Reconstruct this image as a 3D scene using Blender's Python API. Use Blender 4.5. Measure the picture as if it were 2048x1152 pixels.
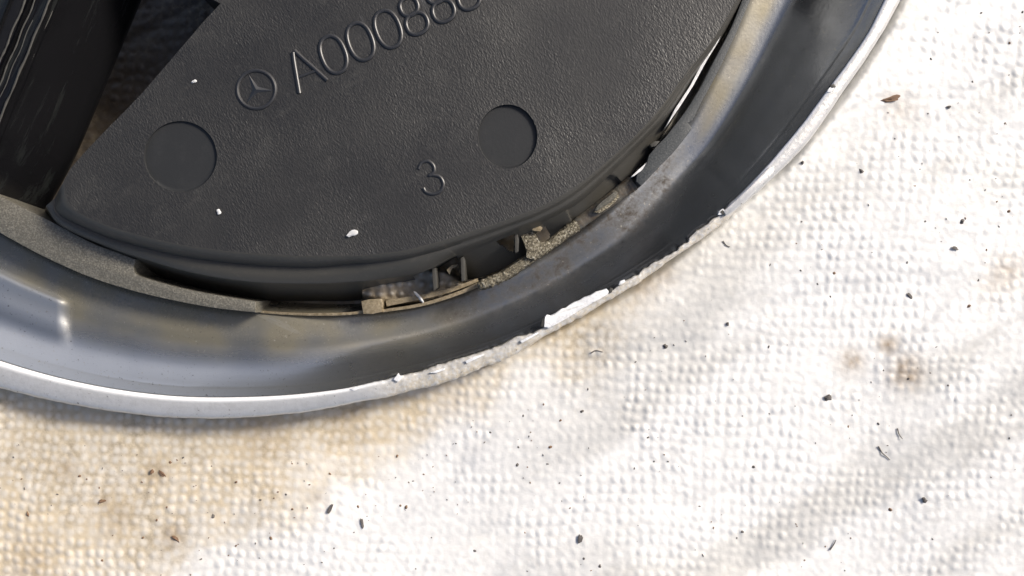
import bpy, bmesh, math, random
import numpy as np
from mathutils import Vector
from mathutils.geometry import delaunay_2d_cdt

for o in list(bpy.data.objects):
    bpy.data.objects.remove(o)
scene = bpy.context.scene
C = scene.collection
random.seed(7)

# ------------------------------------------------------------------ camera, sky, sun
S = 6.0e-5            # metres per photograph pixel on the cloth
H = 0.125             # camera height above the cloth
cam_d = bpy.data.cameras.new('camera')
cam = bpy.data.objects.new('camera', cam_d)
C.objects.link(cam)
cam.location = (0, 0, H)
cam_d.sensor_width = 36
cam_d.lens = 36 * H / (2048 * S)
cam_d.clip_start = 0.005
cam_d.clip_end = 20
scene.camera = cam

SUN_AZ = Vector((0.86, 0.51)).normalized()   # towards the sun, seen from above
SUN_EL = math.radians(37)
sunv = Vector((SUN_AZ.x * math.cos(SUN_EL), SUN_AZ.y * math.cos(SUN_EL), math.sin(SUN_EL)))
world = bpy.data.worlds.new('World')
scene.world = world
world.use_nodes = True
wn = world.node_tree
bg = wn.nodes['Background']
sky = wn.nodes.new('ShaderNodeTexSky')
sky.sky_type = 'NISHITA'
sky.sun_disc = False
sky.sun_elevation = SUN_EL
sky.sun_rotation = math.atan2(SUN_AZ.x, SUN_AZ.y)
sky.dust_density = 4.0
sky.air_density = 0.7
sky.ozone_density = 0.3
wn.links.new(sky.outputs[0], bg.inputs[0])
bg.inputs[1].default_value = 0.10
sun_d = bpy.data.lights.new('sun', 'SUN')
sun = bpy.data.objects.new('sun', sun_d)
C.objects.link(sun)
sun_d.energy = 2.7
sun_d.angle = math.radians(13.0)
sun_d.color = (1.0, 0.945, 0.86)
sun.location = sunv * 0.5
sun.rotation_euler = sunv.to_track_quat('Z', 'Y').to_euler()

scene.view_settings.view_transform = 'Standard'
scene.view_settings.look = 'None'
scene.view_settings.gamma = 1.0
scene.view_settings.exposure = 0.5


# ------------------------------------------------------------------ helpers
def P(px, py, z):
    """point at height z (mm) that stands at photograph position px, py"""
    zz = z * 1e-3
    k = S * (H - zz) / H
    return Vector(((px - 1024) * k, -(py - 576) * k, zz))


def PA(px, py, z):
    zz = np.asarray(z) * 1e-3
    k = S * (H - zz) / H
    return np.stack([(px - 1024) * k, -(py - 576) * k, zz * np.ones_like(k)], -1)


def hash2(ix, iy, seed):
    v = np.sin(ix * 127.1 + iy * 311.7 + seed * 74.7) * 43758.5453
    return v - np.floor(v)


def vnoise(x, y, seed=0):
    ix, iy = np.floor(x), np.floor(y)
    fx, fy = x - ix, y - iy
    fx = fx * fx * fx * (fx * (fx * 6 - 15) + 10)
    fy = fy * fy * fy * (fy * (fy * 6 - 15) + 10)
    a = hash2(ix, iy, seed); b = hash2(ix + 1, iy, seed)
    c = hash2(ix, iy + 1, seed); d = hash2(ix + 1, iy + 1, seed)
    return (a + (b - a) * fx) * (1 - fy) + (c + (d - c) * fx) * fy


def fbm(x, y, seed=0, n=4):
    s, a, t = 0, 1.0, 0
    for k in range(n):
        s = s + a * vnoise(x * 2 ** k, y * 2 ** k, seed + k * 13)
        t += a
        a *= 0.5
    return s / t


def sstep(a, b, x):
    t = np.clip((x - a) / (b - a), 0, 1)
    return t * t * (3 - 2 * t)


def curve(pts, n):
    """smooth (Catmull-Rom) resampling of a list of tuples, any dimension"""
    p = np.array(pts, float)
    p = np.vstack([2 * p[0] - p[1], p, 2 * p[-1] - p[-2]])
    m = len(p) - 3
    out = []
    for u in np.linspace(0, m, n):
        i = min(int(u), m - 1)
        t = u - i
        a, b, c, d = p[i:i + 4]
        out.append(0.5 * (2 * b + (c - a) * t + (2 * a - 5 * b + 4 * c - d) * t * t + (3 * b - a - 3 * c + d) * t ** 3))
    return np.array(out)


def make(name, verts, faces, m, parent=None, smooth=40, attrs=None, origin=None):
    org = np.array(origin if origin is not None else (parent.get('org') if parent else (0, 0, 0)), float)
    me = bpy.data.meshes.new(name)
    v = np.asarray(verts, float) - org
    me.from_pydata(v.tolist() if len(v) < 200000 else v, [], faces)
    for k, a in (attrs or {}).items():
        at = me.attributes.new(k, 'FLOAT', 'POINT')
        at.data.foreach_set('value', np.asarray(a, np.float32).ravel())
    bm = bmesh.new()
    bm.from_mesh(me)
    bmesh.ops.recalc_face_normals(bm, faces=bm.faces)
    bm.to_mesh(me)
    bm.free()
    if smooth:
        me.polygons.foreach_set('use_smooth', [True] * len(me.polygons))
        me.set_sharp_from_angle(angle=math.radians(smooth))
    me.materials.append(m)
    o = bpy.data.objects.new(name, me)
    C.objects.link(o)
    if parent:
        o.parent = parent
        o['org'] = list(org)
    else:
        o.location = org
    if parent:
        del_org.append(o)
    return o


del_org = []


def gridfaces(nr, nc):
    i = np.arange(nr - 1)[:, None] * nc + np.arange(nc - 1)[None, :]
    return np.stack([i, i + 1, i + nc + 1, i + nc], -1).reshape(-1, 4).tolist()


def loft(rows):
    rows = [np.asarray(r, float) for r in rows]
    return np.concatenate(rows), gridfaces(len(rows), len(rows[0]))


def prism_bm(poly, z1, z0, bevel=1.2, rough=0.0):
    """solid whose top outline is poly (photograph px at height z1 mm), straight walls down to z0"""
    bm = bmesh.new()
    zt = z1 if hasattr(z1, '__len__') else [z1] * len(poly)
    top = [bm.verts.new(P(x, y, z)) for (x, y), z in zip(poly, zt)]
    f = bm.faces.new(top)
    r = bmesh.ops.extrude_face_region(bm, geom=[f])
    for v in [g for g in r['geom'] if isinstance(g, bmesh.types.BMVert)]:
        v.co.z = z0 * 1e-3
    bmesh.ops.recalc_face_normals(bm, faces=bm.faces)
    if bevel:
        es = [e for e in bm.edges if min(v.co.z for v in e.verts) > z0 * 1e-3 + 1e-5]
        bmesh.ops.bevel(bm, geom=es, offset=bevel * S, segments=2, profile=0.6, affect='EDGES', clamp_overlap=True)
    return bm


def bm_obj(name, bm, m, parent, smooth=35):
    bm.verts.index_update()
    v = [tuple(x.co) for x in bm.verts]
    f = [[q.index for q in x.verts] for x in bm.faces]
    bm.free()
    return make(name, v, f, m, parent, smooth)


LIFT = 2.8   # the ring's pieces stand this much higher than first measured


def prism(name, poly, z1, z0, m, parent, bevel=1.2):
    up = LIFT if parent.name == 'car_badge' else 3.2
    z1 = [z + up for z in z1] if hasattr(z1, '__len__') else z1 + up
    z0 = z0 + up if z0 > 1.5 else z0
    return bm_obj(name, prism_bm(poly, z1, z0, bevel), m, parent)


def tube_vf(path, rad, nseg=8, squash=1.0, jit=0.0, closed=False, cap=True):
    """tube along world points (metres)"""
    p = np.asarray(path, float)
    n = len(p)
    rad = np.broadcast_to(np.asarray(rad, float), (n,))
    if closed:
        t = np.roll(p, -1, 0) - np.roll(p, 1, 0)
    else:
        t = np.gradient(p, axis=0)
    t /= np.linalg.norm(t, axis=1, keepdims=True) + 1e-12
    up = np.array([0, 0, 1.0])
    s = np.cross(t, up)
    s /= np.linalg.norm(s, axis=1, keepdims=True) + 1e-12
    q = np.cross(s, t)
    vs = []
    for k in range(nseg):
        a = 2 * math.pi * k / nseg
        vs.append(p + (s * math.cos(a) + q * math.sin(a) * squash) * rad[:, None])
    V = np.stack(vs, 1)
    if jit:
        rng = np.random.default_rng(3)
        V = V + rng.normal(0, jit, V.shape)
    F = []
    for i in range(n if closed else n - 1):
        j = (i + 1) % n
        for k in range(nseg):
            l = (k + 1) % nseg
            F.append([i * nseg + k, i * nseg + l, j * nseg + l, j * nseg + k])
    if cap and not closed:
        F.append(list(range(nseg))[::-1])
        F.append([(n - 1) * nseg + k for k in range(nseg)])
    return V.reshape(-1, 3), F


def join(parts):
    V, F, o = [], [], 0
    for v, f in parts:
        V.append(np.asarray(v))
        F += [[i + o for i in q] for q in f]
        o += len(v)
    return np.concatenate(V), F


def tag(o, label=None, cat=None, group=None, kind=None):
    for k, v in (('label', label), ('category', cat), ('group', group), ('kind', kind)):
        if v:
            o[k] = v
    return o


# ------------------------------------------------------------------ materials
class NT:
    def __init__(self, name):
        self.m = bpy.data.materials.new(name)
        self.m.use_nodes = True
        self.t = self.m.node_tree
        self.b = self.t.nodes['Principled BSDF']
        self.co = self.t.nodes.new('ShaderNodeTexCoord')

    def link(self, a, b):
        self.t.links.new(a, b)

    def noise(self, scale, detail=3, rough=0.55, stretch=None, rot=0):
        n = self.t.nodes.new('ShaderNodeTexNoise')
        n.inputs['Scale'].default_value = scale
        n.inputs['Detail'].default_value = detail
        n.inputs['Roughness'].default_value = rough
        src = self.co.outputs['Object']
        if stretch:
            mp = self.t.nodes.new('ShaderNodeMapping')
            mp.vector_type = 'TEXTURE'
            mp.inputs['Scale'].default_value = stretch
            mp.inputs['Rotation'].default_value = (0, 0, rot)
            self.link(src, mp.inputs[0])
            src = mp.outputs[0]
        self.link(src, n.inputs['Vector'])
        return n.outputs['Fac']

    def ramp(self, fac, stops):
        r = self.t.nodes.new('ShaderNodeValToRGB')
        e = r.color_ramp.elements
        while len(e) < len(stops):
            e.new(0.5)
        for el, (p, c) in zip(e, stops):
            el.position = p
            el.color = (c, c, c, 1) if not hasattr(c, '__len__') else (*c, 1)
        self.link(fac, r.inputs[0])
        return r.outputs[0]

    def mix(self, fac, a, b):
        n = self.t.nodes.new('ShaderNodeMix')
        n.data_type = 'RGBA'
        for s, v in ((n.inputs[0], fac), (n.inputs[6], a), (n.inputs[7], b)):
            if hasattr(v, 'is_linked'):
                self.link(v, s)
            elif hasattr(v, '__len__'):
                s.default_value = (*v, 1)
            else:
                s.default_value = v
        return n.outputs[2]

    def math(self, op, a, b=0.0):
        n = self.t.nodes.new('ShaderNodeMath')
        n.operation = op
        for s, v in zip(n.inputs, (a, b)):
            if hasattr(v, 'is_linked'):
                self.link(v, s)
            else:
                s.default_value = v
        return n.outputs[0]

    def attr(self, name):
        n = self.t.nodes.new('ShaderNodeAttribute')
        n.attribute_name = name
        return n.outputs['Fac']

    def bump(self, h, dist, strength=1.0, normal=None):
        n = self.t.nodes.new('ShaderNodeBump')
        n.inputs['Distance'].default_value = dist
        n.inputs['Strength'].default_value = strength
        self.link(h, n.inputs['Height'])
        if normal:
            self.link(normal, n.inputs['Normal'])
        self.link(n.outputs[0], self.b.inputs['Normal'])
        return n.outputs[0]

    def set(self, color=None, rough=None, metal=None, spec=None):
        for k, v in (('Base Color', color), ('Roughness', rough), ('Metallic', metal), ('Specular IOR Level', spec)):
            if v is None:
                continue
            s = self.b.inputs[k]
            if hasattr(v, 'is_linked'):
                self.link(v, s)
            elif hasattr(v, '__len__'):
                s.default_value = (*v, 1)
            else:
                s.default_value = v
        return self


M = {}
# embossed white vinyl, soiled
n = NT('white_vinyl')
grime = n.ramp(n.noise(900, 5, 0.7), [(0.42, 0.0), (0.75, 1.0)])
base = n.mix(n.attr('stain'), (0.765, 0.762, 0.745), (0.60, 0.51, 0.37))
base = n.mix(n.attr('grey'), base, (0.46, 0.45, 0.42))
base = n.mix(n.attr('brown'), base, (0.27, 0.18, 0.09))
base = n.mix(n.attr('gap_shade'), base, (0.034, 0.023, 0.016))  # shade of the gap painted as a near-black brown
base = n.mix(n.math('MULTIPLY', grime, n.attr('groove')), base, (0.30, 0.25, 0.18))
n.set(base, 0.42, 0.0, 0.45)
n.bump(n.noise(5200, 3), 0.00004, 0.6)
M['vinyl'] = n.m

# moulded black plastic with a leather grain
n = NT('grained_black_plastic')
dust = n.ramp(n.noise(1500, 6, 0.75), [(0.55, 0.0), (0.75, 1.0)])
haze = n.ramp(n.noise(60, 4, 0.6), [(0.35, 0.0), (0.7, 1.0)])
scr = n.ramp(n.noise(700, 5, 0.7, stretch=(1, 9, 1), rot=0.5), [(0.66, 0.0), (0.72, 1.0)])
col = n.mix(n.math('MULTIPLY', haze, 0.5), (0.012, 0.0115, 0.0107), (0.036, 0.034, 0.029))
col = n.mix(n.math('MULTIPLY', dust, 0.28), col, (0.11, 0.11, 0.10))
col = n.mix(n.math('MULTIPLY', scr, 0.22), col, (0.14, 0.14, 0.14))
n.set(col, n.ramp(haze, [(0, 0.45), (1, 0.52)]), 0, 0.75)
g1 = n.noise(5800, 2.0, 0.5, stretch=(1.0, 1.9, 1), rot=0.45)
rub = n.ramp(n.noise(75, 4, 0.6), [(0.35, 0.35), (0.65, 1.0)])
b1 = n.bump(n.math('MULTIPLY', g1, rub), 0.00010, 0.8)
sm = n.ramp(n.noise(190, 6, 0.75, stretch=(1, 2.2, 1), rot=-1.0), [(0.54, 0.0), (0.72, 1.0)])
n.set(n.mix(n.math('MULTIPLY', sm, 0.22), col, (0.12, 0.115, 0.10)))
M['grain'] = n.m

n = NT('smooth_black_plastic')
d2 = n.ramp(n.noise(1300, 6, 0.7), [(0.56, 0.0), (0.8, 1.0)])
n.set(n.mix(n.math('MULTIPLY', d2, 0.35), (0.060, 0.057, 0.049), (0.14, 0.13, 0.105)), 0.42, 0, 0.5)
n.bump(n.noise(2500, 3), 0.00003, 0.6)
M['black'] = n.m

n = NT('disc_black_plastic')
d3 = n.ramp(n.noise(400, 5, 0.7), [(0.5, 0.0), (0.8, 1.0)])
n.set(n.mix(n.math('MULTIPLY', d3, 0.3), (0.020, 0.021, 0.022), (0.05, 0.05, 0.05)), 0.55, 0, 0.4)
n.bump(n.noise(3500, 3), 0.00002, 0.5)
M['disc'] = n.m

n = NT('chrome_dark_reflection')
w = n.ramp(n.noise(500, 6, 0.7, stretch=(1, 10, 1), rot=-0.42), [(0.55, 0.0), (0.7, 1.0)])
n.set(n.mix(n.math('MULTIPLY', w, 0.3), (0.008, 0.008, 0.009), (0.07, 0.08, 0.075)), 0.25, 0, 0.3)  # chrome arm's dark reflections put into a near-black base colour
n.bump(n.noise(1400, 3), 0.00004, 0.5)
M['gloss'] = n.m

n = NT('raised_black_plastic')
n.set((0.022, 0.022, 0.023), 0.36, 0, 0.8)
n.bump(n.noise(3000, 3), 0.00002, 0.5)
M['raised'] = n.m

# dull worn chrome on the back of the ring
n = NT('worn_chrome')
pit = n.ramp(n.noise(2600, 4, 0.7), [(0.30, 1.0), (0.37, 0.0)])
wear = n.ramp(n.noise(160, 5, 0.65), [(0.35, 0.0), (0.7, 1.0)])
dirt = n.math('MULTIPLY', n.attr('dirt'), n.ramp(n.noise(1100, 6, 0.75), [(0.35, 0.25), (0.65, 1.0)]))  # grime by the lip, plus dark reflections painted in mid-channel
col = n.mix(wear, (0.31, 0.33, 0.36), (0.25, 0.265, 0.28))
col = n.mix(n.attr('sky_sheen'), col, (0.60, 0.62, 0.64))  # pale sky sheen painted into the left of the channel
col = n.mix(n.attr('film'), col, (0.27, 0.245, 0.18))  # warm reflected light painted into the chrome's colour
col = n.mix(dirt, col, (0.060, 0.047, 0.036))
scr = n.ramp(n.noise(420, 6, 0.75, stretch=(1, 14, 1), rot=1.1), [(0.63, 0.0), (0.68, 1.0)])
col = n.mix(n.math('MULTIPLY', scr, 0.18), col, (0.5, 0.5, 0.48))
dst = n.ramp(n.noise(3300, 2, 0.5), [(0.69, 0.0), (0.73, 1.0)])
col = n.mix(n.math('MULTIPLY', dst, 0.7), col, (0.5, 0.47, 0.4))
col = n.mix(n.math('MULTIPLY', pit, 0.7), col, (0.07, 0.06, 0.05))
n.set(col, n.mix(dirt, n.mix(n.attr('sky_sheen'), n.ramp(wear, [(0, 0.20), (1, 0.28)]), (0.42, 0.42, 0.42)), (0.75, 0.75, 0.75)), n.math('SUBTRACT', n.math('SUBTRACT', 0.9, n.math('MULTIPLY', n.attr('film'), 0.45)), n.math('MULTIPLY', dirt, 0.45)), 0.5)
n.bump(n.noise(2400, 4, 0.65), 0.00003, 0.55)
M['chrome'] = n.m

# satin silver edge of the ring, scuffed to bare plastic in places
n = NT('satin_silver')
sc = n.ramp(n.noise(1200, 6, 0.75, stretch=(1, 1, 1)), [(0.42, 0.0), (0.7, 1.0)])
col = n.mix(n.math('MULTIPLY', sc, 0.35), (0.66, 0.66, 0.65), (0.45, 0.44, 0.41))
ch = n.math('MULTIPLY', n.attr('chip'), n.ramp(n.noise(1800, 6, 0.8), [(0.40, 0.15), (0.56, 1.0)]))
col = n.mix(ch, col, (0.55, 0.48, 0.36))
spk = n.ramp(n.noise(2600, 3, 0.6), [(0.27, 1.0), (0.33, 0.0)])
col = n.mix(n.math('MULTIPLY', spk, 0.8), col, (0.12, 0.10, 0.08))
col = n.mix(n.attr('edge_glint'), col, (0.93, 0.94, 0.95))  # sun highlight on the inner edge painted near white
n.set(col, n.ramp(n.attr('edge_glint'), [(0, 0.36), (1, 0.45)]), n.math('SUBTRACT', n.math('SUBTRACT', 0.5, n.math('MULTIPLY', n.attr('edge_glint'), 0.45)), n.math('MULTIPLY', n.attr('chip'), 0.45)), 0.5)
n.bump(n.noise(2200, 5, 0.7), 0.00010, n.b.inputs['Roughness'].default_value)
M['rim'] = n.m

n = NT('bare_white_plastic')
n.set(n.ramp(n.noise(1600, 5, 0.7), [(0.3, (0.62, 0.62, 0.62)), (0.6, (0.86, 0.87, 0.88))]), 0.35, 0.0, 0.5)
n.bump(n.noise(2600, 5, 0.7), 0.00012, 0.6)
M['white'] = n.m

# grey metallised inner lip
n = NT('grey_grained_lip')
sp = n.ramp(n.noise(5200, 3, 0.6), [(0.45, 0.0), (0.72, 1.0)])
n.set(n.mix(sp, (0.15, 0.141, 0.115), (0.30, 0.28, 0.23)), 0.45, 0.35, 0.5)
n.bump(n.noise(5200, 3, 0.6), 0.00008, 0.7)
M['lip'] = n.m

n = NT('dull_dark_lip')
sp = n.ramp(n.noise(5200, 3, 0.6), [(0.45, 0.0), (0.72, 1.0)])
n.set(n.mix(sp, (0.042, 0.047, 0.05), (0.085, 0.09, 0.092)), 0.5, 0.0, 0.5)
n.bump(n.noise(5200, 3, 0.6), 0.00007, 0.6)
M['lip_dark'] = n.m

n = NT('worn_grey_lip')
sp = n.ramp(n.noise(5200, 3, 0.6), [(0.45, 0.0), (0.72, 1.0)])
n.set(n.mix(n.ramp(n.noise(900, 5, 0.7), [(0.4, 0.0), (0.65, 1.0)]), n.mix(sp, (0.10, 0.098, 0.085), (0.17, 0.165, 0.145)), (0.10, 0.075, 0.05)), 0.45, 0.1, 0.5)
n.bump(n.noise(3800, 3, 0.6), 0.00007, 0.6)
M['lip_mid'] = n.m

n = NT('corroded_metal')
sp = n.ramp(n.noise(4300, 4, 0.75), [(0.42, (0.05, 0.042, 0.028)), (0.54, (0.20, 0.175, 0.12)), (0.70, (0.58, 0.55, 0.46))])
n.set(sp, 0.40, 0.45, 0.6)
n.bump(n.noise(4300, 4, 0.75), 0.00022, 0.9)
M['corroded'] = n.m

n = NT('tan_plastic')
n.set(n.ramp(n.noise(2600, 4, 0.7), [(0.35, (0.20, 0.155, 0.09)), (0.65, (0.40, 0.33, 0.22))]), 0.4, 0.25, 0.5)
n.bump(n.noise(3600, 3, 0.7), 0.0001, 0.6)
M['tan'] = n.m

for nm, c in (('dark_grit', (0.10, 0.09, 0.083)), ('brown_grit', (0.16, 0.095, 0.055)), ('pale_grit', (0.75, 0.75, 0.72))):
    n = NT(nm)
    n.set(n.mix(n.noise(2500, 3), tuple(x * 0.6 for x in c), tuple(min(.85, x * 1.5) for x in c)), 0.7)
    M[nm] = n.m


# ------------------------------------------------------------------ the vinyl cloth
STEP = 3.3
gx = np.arange(-560, 2620, STEP)
gy = np.arange(-520, 1680, STEP)
X, Y = np.meshgrid(gx, gy)
RC = (457.0, -688.0)
# lattice of small round bumps, gently wavy
wx = (fbm(X / 260, Y / 260, 3, 3) - 0.5) * 40
wy = (fbm(X / 260, Y / 260, 9, 3) - 0.5) * 40
U = (X + 0.10 * Y + wx) / 20.8
V = (Y - 0.05 * X + wy) / 21.2
iu, iv = np.floor(U), np.floor(V)
ju = (hash2(iu, iv, 5) - 0.5) * 0.3
jv = (hash2(iu, iv, 6) - 0.5) * 0.3
R = np.hypot(U - iu - 0.5 + ju, V - iv - 0.5 + jv)
dome = 1 - sstep(0.12, 0.50, R)
amp = 0.55 + 0.9 * fbm(X / 170, Y / 170, 21, 3) * (0.35 + 1.2 * hash2(iu, iv, 8))
worn = sstep(0.36, 0.62, fbm(X / 120, Y / 75, 31, 4))
Z = dome * amp * (0.105 - 0.075 * worn)
# folds running up to the right, and slow waves
u2 = X * 0.87 - Y * 0.49
v2 = X * 0.49 + Y * 0.87
Z += (fbm(u2 / 900, v2 / 170, 41, 3) - 0.5) * 1.5
Z += (fbm(X / 420, Y / 420, 51, 2) - 0.5) * 1.2
Z += (fbm(u2 / 160, v2 / 20, 61, 3) - 0.5) * 0.20 * (0.4 + worn)
Z += (fbm(X / 9, Y / 9, 71, 3) - 0.5) * 0.10
Z += (fbm(u2 / 46, v2 / 4.5, 191, 2) - 0.5) * 0.07
cr = 1 - np.abs(fbm(u2 / 500, v2 / 90, 161, 3) - 0.5) * 2
Z -= sstep(0.72, 1.0, cr) * 0.22
dist = np.hypot(X - RC[0], Y - RC[1])
near = 1 - sstep(1560, 1900, dist)
Z = Z - near * 0.35 - 0.25 + 4.3 * sstep(1468, 1512, dist - 14 * sstep(1470, 1580, X)) - 5.0 * (1 - sstep(560, 640, X)) * (1 - sstep(340, 420, Y)) * (dist < 1350)  # cloth in the upper-left gap sunk lower to deepen its shade
Z += 4.2 * (1 - sstep(0.75, 1.0, np.hypot((X - 815) / 130, (Y - 570) / 44))) * (1 + 0.10 * dome)   # pushed up into the slot
# soiling, plus painted shade in the gap, where the photograph has it
line = ((X - 1300) * 500 + (Y - 545) * 1000) / math.hypot(500, 1000)     # >0 below the edge of the beige stain
soft = (fbm(X / 150, Y / 150, 81, 4) - 0.5) * 210
stain = 1 - sstep(-30, 150, line + soft)
stain *= 1 - sstep(1120, 1400, X)
stain = np.maximum(stain, 0.7 * (1 - sstep(60, 620, X + soft)) * (1 - sstep(1000, 1300, Y)))
ringside = (1 - sstep(1530, 1640, dist + soft * 0.3)) * (1 - sstep(1150, 1500, X))
stain = np.clip(stain * (0.70 + 0.45 * fbm(X / 60, Y / 60, 91, 4)) + 0.2 * ringside, 0, 1)
stain = np.maximum(stain, 0.8 * (dist < 1480))
under_shade = (dist < 1430) * 0.9 * (1 - sstep(500, 700, X))
grey = sstep(0.47, 0.72, fbm(u2 / 420, v2 / 130, 101, 4)) * sstep(1150, 1500, X + 0.25 * Y) * 0.55
grey = np.maximum(grey, 0.5 * np.exp(-(((u2 - 1120) / 260) ** 2 + ((v2 - 1130) / 60) ** 2)))
brown = np.zeros_like(X)
for bx, by, br, bs in ((230, 1035, 45, .30), (1812, 745, 34, .75), (1702, 724, 26, .65), (1775, 690, 22, .6), (2015, 545, 40, .45), (1985, 575, 30, .3),
                       (520, 850, 60, .35), (690, 830, 40, .35), (60, 1120, 50, .35), (345, 1072, 24, .5), (640, 1000, 20, .25), (1290, 570, 26, .4),
                       (1330, 548, 22, .35), (1800, 215, 40, .3), (310, 948, 26, .4), (210, 1003, 14, .5), (130, 940, 22, .4), (900, 800, 40, .2)):
    brown = np.maximum(brown, bs * np.exp(-((X - bx) ** 2 + (Y - by) ** 2) / br ** 2) * (0.3 + 1.3 * fbm(X / 12, Y / 12, 111, 3)))
gap_shade = under_shade * (X < 900)  # mask for the gap's shade, painted into the cloth colour
edge = np.exp(-((stain - 0.42) / 0.10) ** 2) * fbm(X / 50, Y / 50, 201, 3)
stain = np.clip(stain * (0.62 + 0.75 * (1 - dome) * fbm(X / 14, Y / 14, 211, 3)) + 0.30 * edge, 0, 1)
groove = (1 - dome) * sstep(0.3, 0.75, fbm(X / 90, Y / 90, 121, 4)) * (0.25 + 0.75 * stain)
verts = PA(X, Y, Z)
nr, nc = X.shape
me = bpy.data.meshes.new('vinyl_cloth')
me.vertices.add(nr * nc)
me.vertices.foreach_set('co', verts.astype(np.float32).ravel())
i = (np.arange(nr - 1)[:, None] * nc + np.arange(nc - 1)[None, :])
q = np.stack([i, i + nc, i + nc + 1, i + 1], -1).reshape(-1)
nf = (nr - 1) * (nc - 1)
me.loops.add(nf * 4)
me.loops.foreach_set('vertex_index', q.astype(np.int32))
me.polygons.add(nf)
me.polygons.foreach_set('loop_start', np.arange(nf, dtype=np.int32) * 4)
me.polygons.foreach_set('use_smooth', np.ones(nf, bool))
for k, a in (('stain', stain), ('grey', grey), ('brown', brown), ('groove', groove), ('gap_shade', gap_shade)):
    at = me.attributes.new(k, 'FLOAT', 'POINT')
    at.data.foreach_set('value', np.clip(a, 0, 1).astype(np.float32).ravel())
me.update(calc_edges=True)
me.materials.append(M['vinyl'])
cloth = bpy.data.objects.new('vinyl_cloth', me)
C.objects.link(cloth)
tag(cloth, 'white vinyl cloth with rows of small bumps and a beige stain, spread beneath the badge', 'cloth')


def cloth_z(px, py):
    a = int(np.clip(round((py - gy[0]) / STEP), 0, nr - 1))
    b = int(np.clip(round((px - gx[0]) / STEP), 0, nc - 1))
    return float(Z[a, b])


# ------------------------------------------------------------------ the badge
ORG = P(900, 250, 0)
badge = bpy.data.objects.new('car_badge', None)
C.objects.link(badge)
badge.location = ORG
badge['org'] = list(ORG)
badge.empty_display_size = 0.02
tag(badge, 'back of a round chrome car badge with a torn rim and black panel', 'car badge')

# ring: everything is measured by the angle about its centre
RIN = [(0, 720), (174, 767), (347, 791), (486, 793), (698, 775), (789, 752), (997, 690), (1084, 653), (1223, 577), (1350, 498), (1468, 400), (1534, 330), (1655, 177), (1735, 66), (1767, 0)]
ROUT = [(0, 776), (90, 798), (177, 815), (312, 832), (417, 837), (521, 833), (650, 818), (711, 804), (858, 775), (1014, 716), (1091, 672), (1223, 598), (1330, 527), (1450, 440), (1565, 337), (1610, 292), (1683, 186), (1763, 68)]
LIP = [(0, 465), (174, 551), (347, 600), (510, 624), (698, 629), (824, 620), (923, 594), (1072, 529), (1200, 445), (1293, 356), (1380, 257), (1461, 94), (1499, 0)]


def polar(pts, ext=0.0):
    a = np.array([(math.atan2(y - RC[1], x - RC[0]), math.hypot(x - RC[0], y - RC[1])) for x, y in pts])
    return a[np.argsort(a[:, 0])]


def rfun(pts, slope=0.0, smooth=0.012):
    a = polar(pts)

    def f(ph):
        s = 0
        for d, wgt in ((-1.5, .12), (-.75, .22), (0, .32), (.75, .22), (1.5, .12)):
            x = ph + d * smooth
            r = np.interp(x, a[:, 0], a[:, 1])
            r = r - slope * np.maximum(0, a[0, 0] - x) - slope * np.maximum(0, x - a[-1, 0])
            s = s + wgt * r
        return s
    return f


rin, rout, rlip = rfun(RIN), rfun(ROUT), rfun(LIP, 260.0)
NPH = 1300
ph = np.linspace(math.radians(-8), math.radians(148), NPH)
cx, sx = np.cos(ph), np.sin(ph)
r0, r1, r2 = rin(ph), rout(ph), rlip(ph)
pxm = RC[0] + r0 * cx                     # photograph x of the rim's inner edge
dam = sstep(700, 830, pxm) * (1 - sstep(1420, 1500, pxm))
dam2 = np.maximum(dam, 0.08 * sstep(1500, 1560, pxm))
jag = (vnoise(pxm / 7, pxm * 0, 5) - 0.5) * 4.0 + (vnoise(pxm / 24, pxm * 0, 6) - 0.5) * 6.0
jag2 = (vnoise(pxm / 9, pxm * 0, 15) - 0.5) * 4.0 + (vnoise(pxm / 40, pxm * 0, 16) - 0.5) * 6.0
r0 = r0 + jag * dam2
r1 = np.maximum(r1 + jag2 * (0.18 + 0.5 * dam), r0 + 9)
wv = (vnoise(pxm / 30, pxm * 0, 25) - 0.5)
ZR = 8.0 - 0.25 * dam + 0.15 * wv * dam


def ringrow(r, z):
    return PA(RC[0] + r * cx, RC[1] + r * sx, z)


# rim
rows, chip = [], []
GLINT = []
for f, dz in ((0.0, -0.8), (0.012, -0.5), (0.045, -0.28), (0.09, -0.13), (0.15, -0.04), (0.22, 0.0), (0.3, 0.02), (0.38, 0.02), (0.46, 0.02), (0.54, 0.0), (0.62, -0.03), (0.7, -0.06), (0.78, -0.1), (0.86, -0.16), (0.94, -0.28), (1.0, -0.5)):
    k = fbm(pxm / 14, pxm * 0 + f * 4, 33, 3) - 0.5 + 0.6 * (vnoise(pxm / 3, pxm * 0 + f * 13, 35) - 0.5)
    GLINT.append(np.full(NPH, 1.0 - float(sstep(0.1, 0.3, f))) * (1 - dam))  # mask of the highlight painted along the rim's inner edge
    rows.append(ringrow(r0 + (r1 - r0) * f - (0.6 if f == 0 else 0), ZR + dz + 0.13 * k * dam2 * (0 < f < 1)))
    chip.append(dam2 * (0.35 + 0.65 * f))
for dr, z in ((0.5, 6.2), (-3, 2.5), (-8, -0.6)):
    rows.append(ringrow(r1 + dr, ZR * 0 + z))
    chip.append(dam2)
    GLINT.append(np.zeros(NPH))
v, f = loft(rows)
rim = make('outer_rim', v, f, M['rim'], badge, 50, {'chip': np.concatenate(chip), 'edge_glint': np.concatenate(GLINT)})
rim['label'] = 'satin silver rim, scuffed and torn along its lower right stretch'

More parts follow.
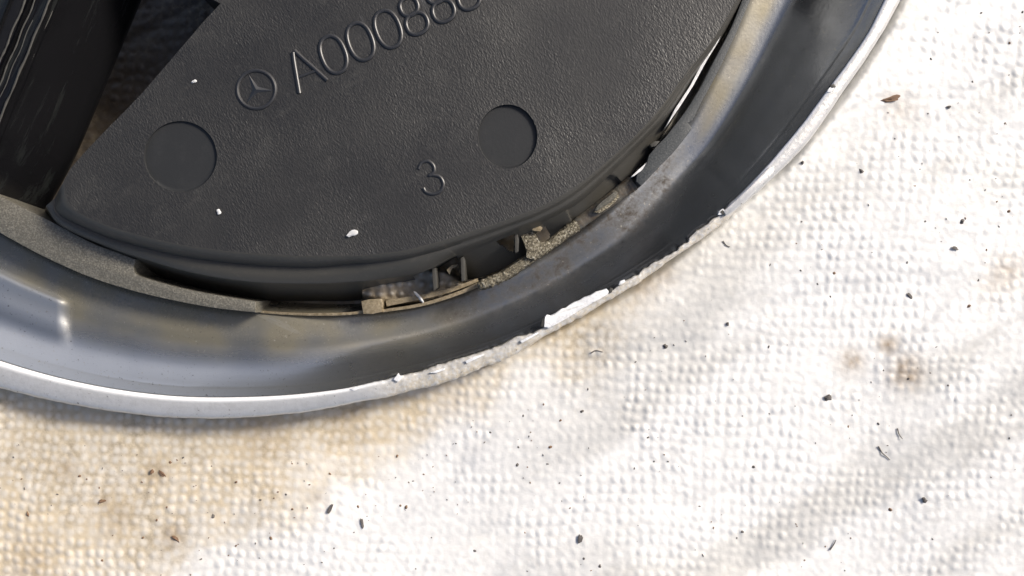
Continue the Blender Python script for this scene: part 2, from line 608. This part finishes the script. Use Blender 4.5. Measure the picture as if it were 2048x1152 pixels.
# channel between rim and lip
tz = np.array([0, .02, .05, .10, .17, .25, .33, .42, .50, .56, .60, .64, .70, .80, .90, .97, 1.05, 1.15])
zz = np.array([7.7, 7.4, 6.95, 6.3, 5.4, 4.4, 3.4, 2.35, 1.65, 1.35, 1.25, 1.25, 1.35, 1.6, 1.85, 2.0, 1.9, 0.3])
zz2 = np.array([7.7, 7.52, 7.25, 6.8, 6.25, 5.75, 5.38, 5.12, 5.0, 4.95, 5.0, 5.12, 5.22, 5.2, 5.12, 5.0, 4.6, 0.3])
zz3 = np.array([7.7, 7.45, 7.1, 6.55, 5.8, 4.95, 4.1, 3.1, 2.25, 1.6, 1.15, 0.75, 0.4, 0.5, 0.8, 1.0, 0.9, 0.2])
rgt = sstep(1250, 1500, pxm)        # and drops farther in on the right
shal = 1 - sstep(520, 980, pxm)     # the bowl is shallower on the left
tt = np.concatenate([np.linspace(0, 0.1, 14), np.linspace(0.115, 1.0, 50), [1.06, 1.1, 1.15]])
zt, zt2, zt3 = np.interp(tt, tz, zz), np.interp(tt, tz, zz2), np.interp(tt, tz, zz3)
for q_ in (zt, zt2, zt3):
    for _ in range(2):
        q_[1:-4] = (q_[:-5] + 2 * q_[1:-4] + q_[2:-3]) / 4
rows, dirt, warm_refl, sheen_a = [], [], [], []
pyl = RC[1] + r2 * sx
pxl = RC[0] + r2 * cx
for t, z0, z02, z03 in zip(tt, zt, zt2, zt3):
    rb = r0 - jag * dam2
    rr = rb + (r2 - rb) * t - 0.4 + jag * dam2 * float(1 - sstep(0.0, 0.05, t))
    x, y = RC[0] + rr * cx, RC[1] + rr * sx
    step = (1 - sstep(112, 148, x)) * sstep(0.25, 0.5, t) * (1 - sstep(0.66, 0.74, t))   # the raised fillet beside the arm
    z = z0 * (1 - shal - rgt) + z02 * shal + z03 * rgt + 0.55 * step + 0.12 * (fbm(x / 120, y / 120, 141, 2) - 0.5) * (t > 0.1)
    rows.append(PA(x, y, z))
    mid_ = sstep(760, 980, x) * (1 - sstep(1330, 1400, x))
    d = sstep(0.45 - 0.2 * mid_, 1.0 - 0.3 * mid_, t) * (0.2 + 0.7 * mid_)  # real grime near the lip, spread wider to paint the dark reflection
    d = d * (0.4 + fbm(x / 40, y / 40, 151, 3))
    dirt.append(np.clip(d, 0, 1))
    warm_refl.append(np.clip((1 - sstep(820, 1000, x) + sstep(1375, 1420, x)) * sstep(0.3 + 0.42 * sstep(1000, 1300, x), 0.62 + 0.24 * sstep(1000, 1300, x), t) * (0.75 + 0.9 * (fbm(x / 70, y / 70, 181, 3) - 0.4)) * (1 - 0.8 * step) * (1 - 0.25 * (1 - sstep(500, 900, x)) * (1 - sstep(0.5, 0.62, t))), 0, 1))  # where warm reflections are painted into the chrome
    sheen_a.append((1 - sstep(350, 880, x)) * np.maximum(1 - sstep(0.25, 0.5, t), step * 0.9))  # where the sky's pale sheen is painted, near rim and fillet
v, f = loft(rows)
channel = make('ring_channel', v, f, M['chrome'], badge, 60, {'dirt': np.concatenate(dirt), 'film': np.concatenate(warm_refl), 'sky_sheen': np.concatenate(sheen_a)})

# torn flap of plastic on the rim, splinters, peeled film
fl = [(1088, 654), (1090, 634), (1094, 629), (1101, 631), (1112, 626), (1124, 617), (1131, 616), (1140, 609), (1149, 604), (1160, 600), (1169, 594), (1182, 590),
      (1193, 583), (1204, 580), (1213, 577), (1218, 583), (1216, 589), (1200, 598), (1184, 607), (1166, 617), (1148, 628), (1128, 640), (1108, 651), (1098, 656)]
o = prism('torn_flap', fl, [5.4 + 0.5 * math.sin(k * 1.9) * 0.3 for k in range(len(fl))], 4.2, M['white'], badge, 1.5)
o['label'] = 'bright white torn strip of plastic standing up on the rim'
for poly in ([(787, 759), (796, 747), (800, 752), (806, 751), (802, 758), (796, 764)],
             [(1237, 570), (1241, 562), (1249, 559), (1251, 563), (1243, 569)],
             [(1436, 430), (1439, 422), (1446, 417), (1450, 421), (1443, 429)],
             [(1654, 184), (1658, 176), (1665, 172), (1669, 175), (1662, 184)],
             [(930, 722), (948, 714), (966, 708), (967, 711), (950, 719), (934, 727)],
             [(1040, 682), (1060, 672), (1076, 664), (1077, 667), (1060, 677), (1044, 686)],
             [(858, 746), (872, 741), (890, 736), (889, 740), (872, 746)], [(700, 778), (716, 774), (722, 776), (708, 782)]):
    prism('splinter', poly, 5.3, 4.3, M['white'], badge, 0.4)
for poly in ([(1082, 652), (1085, 638), (1090, 634), (1088, 646), (1086, 655)], [(1217, 584), (1221, 575), (1226, 577), (1224, 585)], [(1440, 424), (1446, 419), (1449, 429), (1444, 428)], [(1660, 171), (1668, 167), (1672, 174), (1664, 176)]):
    prism('dark_crack', poly, 5.34, 4.4, M['black'], badge, 0.3)
film = [(1548, 338), (1545, 334), (1538, 335), (1520, 353), (1500, 374), (1478, 395), (1458, 413), (1447, 422), (1452, 431), (1470, 420), (1490, 402), (1512, 381), (1532, 360), (1546, 346)]
o = prism('peeled_film', film, 5.42, 4.6, M['rim'], badge, 0.8)

# inner lip, in the stretches the photograph shows
out = curve([(-150, 370), (-70, 425), (0, 466), (85, 512), (174, 552), (260, 580), (347, 601), (430, 616), (511, 625)], 60)
inn = curve([(-160, 270), (-75, 340), (0, 391), (50, 417), (100, 442), (180, 484), (230, 503), (272, 519)], 36)
inn2 = curve([(269, 529), (268, 538), (273, 549), (300, 559), (350, 573), (400, 584), (450, 593), (512, 603)], 30)
poly = [tuple(p) for p in inn] + [tuple(p) for p in inn2] + [tuple(p) for p in out[::-1]]
lip1 = prism('inner_lip', poly, 5.4, 1.2, M['lip'], badge, 2.2)
lip1['label'] = 'wide light grey stretch of the inner lip at lower left'


def band(c, w0, w1=None):
    """closed outline of a band of width w about the centre line c (px)"""
    c = np.asarray(c, float)
    t = np.gradient(c, axis=0)
    t /= np.linalg.norm(t, axis=1, keepdims=True)
    nn = np.stack([-t[:, 1], t[:, 0]], 1)
    w = np.linspace(w0, w1 if w1 is not None else w0, len(c))[:, None] / 2
    return [tuple(p) for p in c + nn * w] + [tuple(p) for p in (c - nn * w)[::-1]]


o = prism('inner_lip', band(curve([(512, 623), (570, 627), (640, 629), (700, 627), (730, 622)], 26), 5, 6), 2.4, 1.2, M['tan'], badge, 1.0)
o['label'] = 'thin low stretch of the inner lip beside the slot'
prism('inner_lip', band(curve([(764, 622), (830, 612), (880, 599), (925, 583), (958, 568)], 30), 6, 8), 2.6, 1.2, M['tan'], badge, 1.0)
prism('inner_lip', band(curve([(772, 607), (830, 596), (880, 586), (925, 572), (955, 560)], 30), 12, 7), 2.2, 1.2, M['tan'], badge, 1.0)
prism('lip_block', [(722, 602), (740, 598), (764, 597), (766, 607), (764, 624), (745, 628), (726, 628)], 3.0, 1.2, M['tan'], badge, 2.0)

# rough rolled edge with its post
cl = curve([(957, 573), (985, 562), (1020, 545), (1055, 520), (1090, 497), (1130, 467), (1165, 441), (1195, 419), (1222, 399), (1245, 381), (1266, 366)], 110)
rad = np.interp(np.linspace(0, 1, 110), [0, .04, .4, .7, 1], [8, 10.5, 11, 12.5, 15])
rng = np.random.default_rng(5)
rad = rad + rng.normal(0, 0.45, 110)
pts = np.array([P(x, y, 6.4) for x, y in cl])
v, f = tube_vf(pts[:63], rad[:63] * S, 12, 0.8, 0.8 * S)
o = make('rolled_edge', v, f, M['corroded'], badge, 70)
o['label'] = 'rough speckled metal stretch of the inner lip'
v, f = tube_vf(pts[62:], rad[62:] * S, 12, 0.8, 0.3 * S)
o = make('rolled_edge', v, f, M['lip_mid'], badge, 70)
o['label'] = 'smoother grey stretch of the inner lip'
prism('lip_post', [(1042, 473), (1058, 462), (1066, 460), (1072, 470), (1080, 483), (1102, 484), (1096, 498), (1070, 520), (1052, 516), (1053, 500)], 4.5, 1.2, M['corroded'], badge, 2.0)
prism('lip_hook', [(1062, 453), (1078, 450), (1086, 456), (1080, 463), (1064, 461)], 5.2, 3.6, M['tan'], badge, 1.0)
fold = [(1189, 421), (1196, 410), (1210, 398), (1222, 389), (1230, 382), (1236, 384), (1232, 395), (1220, 406), (1206, 415), (1196, 423)]
prism('torn_fold', fold, [5.0, 5.3, 5.5, 5.6, 5.5, 5.2, 5.0, 4.9, 4.8, 4.8], 3.9, M['lip'], badge, 1.4)
prism('torn_fold', [(1186, 424), (1194, 422), (1210, 412), (1226, 399), (1236, 388), (1239, 394), (1228, 407), (1212, 420), (1198, 427)], 4.9, 3.9, M['corroded'], badge, 1.2)

# dull dark stretch of the lip on the right, with its tab
tab = [(1282, 372), (1272, 362), (1274, 350), (1286, 338), (1294, 324), (1298, 310), (1314, 291), (1333, 272), (1352, 248), (1372, 222)]
lin = [(1382, 207), (1392, 190), (1403, 172), (1430, 118), (1457, 66), (1472, 32), (1484, 1), (1502, -46), (1524, -110)]
lou = [(1545, -100), (1520, -46), (1500, 1), (1482, 44), (1461, 91), (1441, 133), (1421, 172), (1402, 206), (1386, 240)]
tou = [(1377, 246), (1384, 255), (1382, 260), (1364, 284), (1348, 304), (1320, 332), (1294, 360)]
o = prism('inner_lip', tab + [tuple(p) for p in curve(lin, 30)] + [tuple(p) for p in curve(lou, 30)] + tou, 5.3, 1.2, M['lip_dark'], badge, 2.0)
o['label'] = 'dull dark grey stretch of the inner lip on the right'
prism('lit_cloth_strip', [(1448, 58), (1441, 73), (1420, 102), (1405, 125), (1380, 172), (1350, 218), (1334, 250), (1329, 258), (1336, 248), (1360, 213), (1386, 172), (1413, 122), (1436, 84)], 6.2, 4.0, M['white'], badge, 0.4)  # added strip standing in for sunlit cloth seen through the slot
prism('lit_cloth_strip', [(1297, 321), (1290, 328), (1276, 340), (1268, 348), (1262, 354), (1268, 352), (1282, 342), (1292, 334)], 5.2, 3.5, M['white'], badge, 0.4)  # second added strip, also standing in for bright cloth

# backing panel: stations T top edge, G foot of the rounded shoulder, L edge of the ledge, W foot of the wall
ST = [((128, 362), (110, 396), (92, 412), (90, 424)), ((139, 410), (118, 428), (122, 450), (118, 462)), ((200, 445), (196, 467), (208, 490), (206, 505)),
      ((280, 470), (275, 492), (288, 518), (284, 540)), ((380, 492), (375, 515), (384, 545), (380, 572)), ((500, 506), (500, 530), (498, 563), (500, 598)),
      ((620, 512), (622, 535), (622, 567), (622, 602)), ((700, 511), (705, 528), (712, 563), (718, 600)), ((728, 510), (735, 527), (745, 561), (729, 584)),
      ((780, 505), (790, 521), (824, 549), (834, 564)), ((812, 500), (824, 515), (861, 538), (868, 540)), ((849, 491), (860, 506), (880, 528), (884, 532)),
      ((880, 483), (890, 498), (910, 513), (913, 517)), ((890, 480), (900, 494), (920, 508), (926, 558)), ((948, 461), (955, 477), (976, 487), (985, 546)),
      ((1012, 440), (1020, 454), (1040, 462), (1054, 508)), ((1072, 417), (1080, 431), (1100, 437), (1124, 470)), ((1134, 384), (1142, 397), (1160, 403), (1190, 428)),
      ((1199, 335), (1206, 345), (1217, 352), (1240, 374)), ((1273, 268), (1281, 274), (1296, 273), (1304, 300)), ((1318, 219), (1328, 223), (1344, 220), (1350, 232)),
      ((1370, 150), (1377, 152), (1387, 154), (1390, 160)), ((1425, 80), (1430, 82), (1437, 80), (1440, 84)), ((1467, 10), (1471, 10), (1477, 8), (1480, 10)),
      ((1504, -70), (1508, -70), (1514, -72), (1517, -72)), ((1540, -200), (1544, -200), (1550, -202), (1552, -202)), ((1575, -340), (1579, -340), (1585, -342), (1587, -342)), ((1600, -480), (1604, -480), (1610, -482), (1612, -482)), ((1614, -620), (1618, -620), (1624, -622), (1626, -622))]
NS = 760
T, G, L, W = [curve([s[k] for s in ST], NS) for k in range(4)]
us = np.linspace(0, 1, NS)
left = 1 - sstep(0.18, 0.37, us)
ZT = 12.0
zg = 10.6 - 0.6 * left
zl = 8.8 + 0.8 * left
zw = 1.0 + 5.2 * sstep(0.53, 0.60, us)
notch = np.exp(-((T[:, 0] - 1371) / 16) ** 2)
rows, prow = [], []


def addrow(p, z):
    rows.append(PA(p[:, 0], p[:, 1], z))
    prow.append(p)


for a, zdrop in ((0, 0), (0.25, .06), (0.5, .24), (0.75, .55), (1.0, 1.0)):
    addrow(T + (G - T) * a, ZT - (ZT - zg) * zdrop)
for a in (0.12, 0.3, 0.5, 0.7, 0.86, 0.95, 1.0):
    addrow(G + (L - G) * a, zg + 0.12 * left * math.sin(a * 3.14) - (zg - zl) * a ** 2)
n_wall = len(rows)
for a in np.linspace(0.03, 1.0, 15):
    addrow(L + (W - L) * a, zl - (zl - zw) * a)


def inpoly(x, y, poly):
    c = False
    j = len(poly) - 1
    for k in range(len(poly)):
        xi, yi = poly[k]
        xj, yj = poly[j]
        if (yi > y) != (yj > y) and x < (xj - xi) * (y - yi) / (yj - yi) + xi:
            c = not c
        j = k
    return c


# a shallow rounded pocket pressed into the wall, and two clip slots cut through it
POCKET = [tuple(p) for p in curve([(1205, 354), (1172, 378), (1148, 393), (1136, 404), (1134, 416), (1140, 434), (1150, 450), (1165, 470), (1260, 400), (1246, 372), (1226, 352), (1205, 354)], 60)]
SLOTS = [[(826, 553), (862, 537), (864, 584), (850, 585), (841, 570)], [(992, 484), (1029, 468), (1029, 507)], [(906, 527), (922, 514), (922, 549), (906, 541)], [(1071, 459), (1086, 449), (1096, 461), (1106, 486), (1080, 486)]]
for r_, p_ in zip(rows[n_wall - 1:], prow[n_wall - 1:]):
    for k in range(NS):
        if inpoly(p_[k][0], p_[k][1], POCKET):
            r_[k, 2] -= 0.9e-3
v, f = loft(rows)
pp_ = np.concatenate(prow)
f = [q for q in f if not any(inpoly(*pp_[q].mean(0), sl) for sl in SLOTS) or q[0] < (n_wall - 2) * NS]
panel = None
# top face with its two round recesses
outline = [tuple(p) for p in T] + [(1600, -760), (300, -760), (270, -130), (385, -22), (441, 7), (410, 40), (350, 110), (288, 182), (250, 222), (212, 260), (170, 304), (140, 338)]  # upper-left body out of view, added to keep sun off the gap


def circ(c, rx, ry, n=72):
    return [(c[0] + rx * math.cos(2 * math.pi * k / n), c[1] + ry * math.sin(2 * math.pi * k / n)) for k in range(n)]


D1 = circ((361, 313), 73, 71)
D2 = circ((1015, 273), 59.5, 64)
pts2 = outline + D1 + D2
edges = []
o = 0
for n_ in (len(outline), 72, 72):
    edges += [(o + k, o + (k + 1) % n_) for k in range(n_)]
    o += n_
vo, eo, fo, _, _, _ = delaunay_2d_cdt([Vector(p) for p in pts2], edges, [], 1, 1e-4)


def inpoly(x, y, poly):
    c = False
    j = len(poly) - 1
    for k in range(len(poly)):
        xi, yi = poly[k]
        xj, yj = poly[j]
        if (yi > y) != (yj > y) and x < (xj - xi) * (y - yi) / (yj - yi) + xi:
            c = not c
        j = k
    return c


tf = []
for fc in fo:
    x = sum(vo[k].x for k in fc) / len(fc)
    y = sum(vo[k].y for k in fc) / len(fc)
    if inpoly(x, y, outline) and not inpoly(x, y, D1) and not inpoly(x, y, D2):
        tf.append(list(fc))
tv = [tuple(P(p.x, p.y, ZT)) for p in vo]
# far and left sides drop straight down
side = outline[NS - 1:] + [outline[0]]
sv = [tuple(P(x, y, ZT)) for x, y in side] + [tuple(Vector((*P(x, y, ZT)[:2], 1e-3))) for x, y in side]
ns = len(side)
sf = [[k, k + 1, ns + k + 1, ns + k] for k in range(ns - 1)]
pv, pf = join([(tv, tf), (sv, sf)])
panel = make('backing_panel', pv, pf, M['grain'], badge, 30)
panel['label'] = 'black grained plastic panel with raised characters and two round recesses'
make('panel_skirt', v, f, M['black'], panel, 60)
for D, dep in ((D1, 0.30), (D2, 0.42)):
    c = np.mean(D, 0)
    rws = [PA(np.array([p[0] for p in D + D[:1]]), np.array([p[1] for p in D + D[:1]]), np.full(73, ZT))]
    for k, z in ((0.992, ZT - 0.05), (0.985, ZT - dep * 0.8), (0.97, ZT - dep), (0.9, ZT - dep)):
        q_ = np.array([[c[0] + (p[0] - c[0]) * k, c[1] + (p[1] - c[1]) * k] for p in D + D[:1]])
        rws.append(PA(q_[:, 0], q_[:, 1], np.full(73, z)))
    vv, ff = loft(rws)
    ff.append([5 * 73 - 73 * 0 - 0 + k for k in range(0)] or [4 * 73 + k for k in range(72)])
    make('round_recess', vv, ff, M['disc'], panel, 50)

# slit in the panel's edge: a dark groove strip set into the shoulder
prism('edge_slit', [(1388, 126), (1384, 128), (1370, 148), (1356, 166), (1354, 170), (1361, 164), (1376, 146)], ZT - 3.2 + 0.03, 6.0, M['black'], panel, 0.4)


# raised characters
def stroke(path, w=4.2, closed=False, n=40):
    c = curve(list(path) + ([path[0]] if closed else []), n) if not closed else np.array(path)
    return tube_vf(np.array([P(x, y, ZT + 0.0) for x, y in c]), w * S, 8, 0.85, closed=closed)


UPV = np.array((-0.37, -0.93))
RTV = np.array((0.91, -0.415))


def oval(c, hw, hh, n=48, pw=2.3):
    o = []
    for k in range(n):
        a = 2 * math.pi * k / n
        ca, sa = math.cos(a), math.sin(a)
        p = np.array(c) + RTV * hw * math.copysign(abs(ca) ** (2 / pw), ca) + UPV * hh * math.copysign(abs(sa) ** (2 / pw), sa)
        o.append(tuple(p))
    return o


v, f = join([stroke([(586, 105), (588, 122), (593, 152), (599, 187)]), stroke([(589, 101), (606, 117), (630, 138), (655, 161)]), stroke([(596, 155), (609, 150), (622, 145), (634, 141)], 3.0)])
make('raised_letter', v, f, M['raised'], panel, 80)
for c in ((667, 109), (721, 83), (776, 58)):
    v, f = stroke(oval(c, 24, 38), closed=True)
    make('raised_digit', v, f, M['raised'], panel, 80)
for lo, up in (((834, 47), (818, 13)), ((887, 22), (871, -12)), ((938, -3), (923, -36))):
    v, f = join([stroke(oval(lo, 22, 21), closed=True), stroke(oval(up, 18, 18), closed=True)])
    make('raised_digit', v, f, M['raised'], panel, 80)
v, f = stroke([(837, 338), (843, 326), (856, 322), (867, 331), (868, 344), (858, 351), (866, 350), (880, 354), (887, 368), (881, 382), (866, 388), (852, 384), (847, 376)], 3.4, n=60)
make('raised_digit', v, f, M['raised'], panel, 80)
v, f = stroke(circ((513, 179), 38, 38, 60), 3.6, closed=True)
em = [(v, f)]
sc_ = (512, 179)
tips = [(sc_[0] + 34 * math.cos(a), sc_[1] + 34 * math.sin(a)) for a in (math.radians(4), math.radians(124), math.radians(244))]
inner = [(sc_[0] + 7 * math.cos(a), sc_[1] + 7 * math.sin(a)) for a in (math.radians(64), math.radians(184), math.radians(304))]
vv = [tuple(P(*sc_, ZT + 0.26))]
for a, b in zip(tips, inner):
    vv += [tuple(P(*a, ZT + 0.05)), tuple(P(*b, ZT + 0.0))]
ff = [[0, 1 + k, 1 + (k + 1) % 6] for k in range(6)]
em.append((vv, ff))
v, f = join(em)
make('raised_emblem', v, f, M['raised'], panel, 30)

# ribs, posts and sockets between the panel and the lip
for poly, z1, z0 in (([(864, 536), (872, 535), (874, 556), (874, 576), (867, 581), (865, 560)], 4.6, 0.8),
                     ([(921, 516), (927, 513), (930, 520), (930, 561), (923, 563), (922, 540)], 4.9, 0.8),
                     ([(1029, 470), (1035, 467), (1038, 480), (1037, 503), (1030, 506)], 4.9, 0.8)):
    prism('clip_rib', poly, z1, z0, M['black'], panel, 1.0)
prism('clip_latch', [(893, 540), (903, 530), (917, 528), (914, 533), (904, 537), (899, 549)], 3.6, 2.9, M['tan'], panel, 0.7)
prism('edge_stop', [(1300, 289), (1310, 282), (1320, 282), (1312, 292), (1303, 294)], 5.3, 3.0, M['black'], panel, 1.0)

# arm of the star at the upper left: a tall bar with ridges along its back
AV = np.array((-0.385, 0.923))            # along the arm, down the picture
a0 = np.array((160.0, -140.0))
prof = [(-330, 3.0), (-190, 4.2), (-150, 6.2), (-100, 7.0), (-84, 7.05), (-78, 7.3), (-72, 7.05), (-55, 7.0), (-46, 6.9), (-41, 7.2), (-36, 6.9), (-24, 6.95), (-14, 7.0), (-4, 7.05),
        (1, 7.35), (6, 7.0), (14, 6.7), (18, 6.75), (22, 6.55), (60, 5.3), (110, 3.6), (150, 2.2), (168, 1.6), (176, 1.0), (178, 0.2)]
NL = 90
rows = []
for k in range(NL):
    s = k / (NL - 1)
    d = s * 640
    row = []
    for off, z in prof:
        x = a0[0] + AV[0] * d + off * 1.0
        y = a0[1] + AV[1] * d
        # the right foot closes in on the ring at the bottom
        wob = 1.4 * math.sin(d / 23.0 + off) if abs(off) < 90 else 0
        e = max(0, (d - 430) / 210.0)
        zz_ = z * 1.75 * (1 - 0.45 * e * e)
        row.append(tuple(P(x + wob * 0.6 - 24 * e * e * (off > 100), y + 0.05 * off, zz_)))
    rows.append(row)
v, f = loft(rows)
o = make('star_arm', v, f, M['gloss'], badge, 35)
o['label'] = 'glossy arm of the star with dark and pale reflections painted in, at the upper left'

for off, y0, y1, rr in ((-51, -60, 150, 2.0), (-32, -60, 190, 1.5), (-2, -70, 300, 2.5), (11, 18, 62, 1.4), (10, 86, 128, 1.4), (-20, 40, 210, 0.9)):
    pth = []
    for y in np.linspace(y0, y1, 24):
        d = (y - a0[1]) / AV[1]
        e = max(0, (d - 430) / 210.0)
        pth.append(P(a0[0] + AV[0] * d + off + 1.2 * math.sin(y / 11 + off), y, 12.75 * (1 - 0.45 * e * e) - (0.9 if off > 5 else 0.25 if off < -25 else 0)))
    v, f = tube_vf(np.array(pth), np.array([rr * (0.6 + 0.5 * abs(math.sin(k * 1.7 + off))) for k in range(24)]) * S, 6, 0.7)
    make('reflection_bead', v, f, M['black'], o, 60)  # lighter beads added to draw the bright edge reflections

# ------------------------------------------------------------------ loose bits
rng = np.random.default_rng(11)


def lump(rx, ry, rz, seed, rot=0.0):
    bm = bmesh.new()
    bmesh.ops.create_icosphere(bm, subdivisions=2, radius=1.0)
    r = random.Random(seed)
    ph_ = [r.uniform(0, 6.28) for _ in range(6)]
    for vtx in bm.verts:
        c = vtx.co
        k = 1 + 0.28 * math.sin(3.1 * c.x + ph_[0]) + 0.25 * math.sin(4.3 * c.y + ph_[1]) + 0.22 * math.sin(5.2 * c.z + ph_[2]) + r.uniform(-.12, .12)
        x, y, z = c.x * rx * k, c.y * ry * k, max(c.z, -0.6) * rz * k
        vtx.co = (x * math.cos(rot) - y * math.sin(rot), x * math.sin(rot) + y * math.cos(rot), z)
    v = np.array([tuple(q.co) for q in bm.verts])
    f = [[q.index for q in x.verts] for x in bm.faces]
    bm.free()
    return v, f


GRIT = [  # x, y, half length, half width, turn (degrees, counter-clockwise), material, label
    (1655, 796, 8, 7, 20, 'dark_grit', 'roundest black crumb on the white cloth, well right of centre'),
    (1160, 1079, 13, 5, 80, 'dark_grit', 'upright slim black crumb on white cloth near the bottom edge'),
    (1781, 198, 22, 7, 14, 'brown_grit', 'long brown flake on the cloth right of the rim, near the top'),
    (1331, 693, 6, 5, 40, 'dark_grit', 'dark crumb on the cloth below and right of the torn flap'),
    (1605, 325, 5, 4.5, 0, 'dark_grit', 'small dark crumb on bright cloth just right of the peeled film'),
    (661, 1016, 13, 4, 62, 'dark_grit', 'dark leaning sliver at the edge of the beige stain'),
    (724, 1047, 11, 4, 100, 'dark_grit', 'dark sliver just right of the beige stain, near the bottom'),
    (304, 943, 8, 5, 70, 'brown_grit', 'left brown crumb of the close pair on the beige stain'),
    (324, 947, 13, 4, -45, 'brown_grit', 'right brown crumb of the close pair on the beige stain'),
    (352, 1078, 11, 5, -40, 'brown_grit', 'brown crumb on the beige stain at lower left'),
    (205, 1002, 9, 5, 10, 'brown_grit', 'brown crumb on the left part of the beige stain'),
    (1911, 497, 9, 4, -20, 'dark_grit', 'dark crumb on the cloth near the right edge, halfway up'),
    (1820, 592, 11, 3.5, -45, 'dark_grit', 'slanting dark splinter on the cloth at the right'),
    (1849, 1000, 7, 6, 30, 'dark_grit', 'grey crumb on the cloth in the lower right corner area'),
    (1455, 648, 4.5, 4, 0, 'dark_grit', 'tiny dark crumb midway between torn flap and right edge'),
    (1897, 214, 5, 4, 0, 'dark_grit', 'tiny dark crumb right of the long brown flake'),
]
for k, (x, y, a, b, r_, mt, lb) in enumerate(GRIT):
    v, f = lump(a * .75 * S, b * .7 * S, min(a, b) * S * 0.5, k, math.radians(r_))
    base = np.array(P(x, y, cloth_z(x, y) + 0.1))
    o = make('crumb', v + base, f, M[mt], None, 30, origin=base)
    tag(o, lb, 'crumb', 'crumbs lying on the cloth')
for x, y, a, zc, lb in ((704, 467, 8, 12.0, 'larger white speck on the black panel, near its lower edge'), (438, 424, 4.5, 12.0, 'smaller white speck on the black panel, below the left recess'),
                        (388, 163, 3.5, 12.0, 'faint white speck on the black panel left of the raised emblem')):
    v, f = lump(a * S, a * S * 0.85, a * S * 0.6, int(x), 0.4)
    base = np.array(P(x, y, zc + 0.12))
    o = make('white_speck', v + base, f, M['pale_grit'], None, 40, origin=base)
    tag(o, lb, 'speck', 'white specks on the black panel')
v, f = lump(9 * S, 3.2 * S, 3 * S, 77, math.radians(-50))
base = np.array(P(838, 594, 5.6))
o = make('white_speck', v + base, f, M['pale_grit'], None, 40, origin=base)
tag(o, 'bright flake lodged on the tan lip beside the clip slot', 'speck')
HAIR = [([(1795, 857), (1798, 868), (1805, 878)], 'short dark fibre on the white cloth at lower right, the upper one'),
        ([(1757, 893), (1764, 905), (1772, 912), (1780, 920)], 'longer dark fibre on the white cloth at lower right, the lower one'),
        ([(1182, 706), (1192, 701), (1206, 704)], 'dark curled fibre on the cloth below the torn flap'),
        ([(1446, 482), (1452, 490), (1460, 494)], 'thin fibre on the cloth just right of the rim'),
        ([(1660, 1100), (1668, 1088), (1672, 1080)], 'thin fibre on the cloth at the bottom, right of centre')]
for pth, lb in HAIR:
    c = curve(pth, 14)
    pp = []
    for x, y in c:
        w_ = np.array(P(x, y, max(cloth_z(x + dx, y + dy) for dx in (-6, 0, 6) for dy in (-6, 0, 6)) + 0.06))
        pp.append(w_)
    v, f = tube_vf(pp, np.linspace(1.4, 0.7, 14) * S, 5)
    o = make('fibre', v, f, M['dark_grit'], None, 60, origin=np.mean(pp, 0))
    tag(o, lb, 'fibre', 'fibres lying on the cloth')

# fine dirt nobody could count
def scatter(name, nmax, mat, test, sizes, seed, label):
    r = np.random.default_rng(seed)
    parts = []
    while len(parts) < nmax:
        x, y = r.uniform(-100, 2150), r.uniform(-100, 1250)
        p = test(x, y)
        if r.random() > p:
            continue
        a = sizes[0] * math.exp(r.normal(-0.15, 0.5))
        v, f = lump_small(a * S, a * S * r.uniform(0.35, 0.9), a * S * 0.6, r)
        b = np.array(P(x, y, cloth_z(x, y) + 0.03))
        parts.append((v + b, f))
    v, f = join(parts)
    o = make(name, v, f, M[mat], None, 0)
    tag(o, label, 'dirt', None, 'stuff')
    return o


def lump_small(rx, ry, rz, r):
    t = r.uniform(0, 6.28)
    k = 6
    v = [(0, 0, rz)]
    for j in range(k):
        q = r.uniform(0.6, 1.3)
        v.append((rx * q * math.cos(j * 6.2832 / k), ry * q * math.sin(j * 6.2832 / k), -rz * 0.3))
    v = np.array(v)
    c, s_ = math.cos(t), math.sin(t)
    v = np.stack([v[:, 0] * c - v[:, 1] * s_, v[:, 0] * s_ + v[:, 1] * c, v[:, 2]], 1)
    return v, [[0, 1 + j, 1 + (j + 1) % k] for j in range(k)]


def dens(x, y):
    d = math.hypot(x - RC[0], y - RC[1])
    if d < 1605:
        return 0
    near_ = math.exp(-(d - 1605) / 140)
    c = float(fbm(np.array(x / 110), np.array(y / 110), 171, 3))
    return min(1, 0.04 + 0.5 * near_ + max(0, c - 0.52) * 3.0)


scatter('fine_dirt', 300, 'dark_grit', dens, (2.0,), 5, 'fine black dirt specks scattered over the white cloth')
scatter('fine_dirt', 150, 'brown_grit', lambda x, y: dens(x, y) * (1.0 if x < 1100 else 0.25), (2.6,), 6, 'fine brown dirt specks scattered over the beige stain')

for o in bpy.data.objects:
    if 'org' in o:
        del o['org']
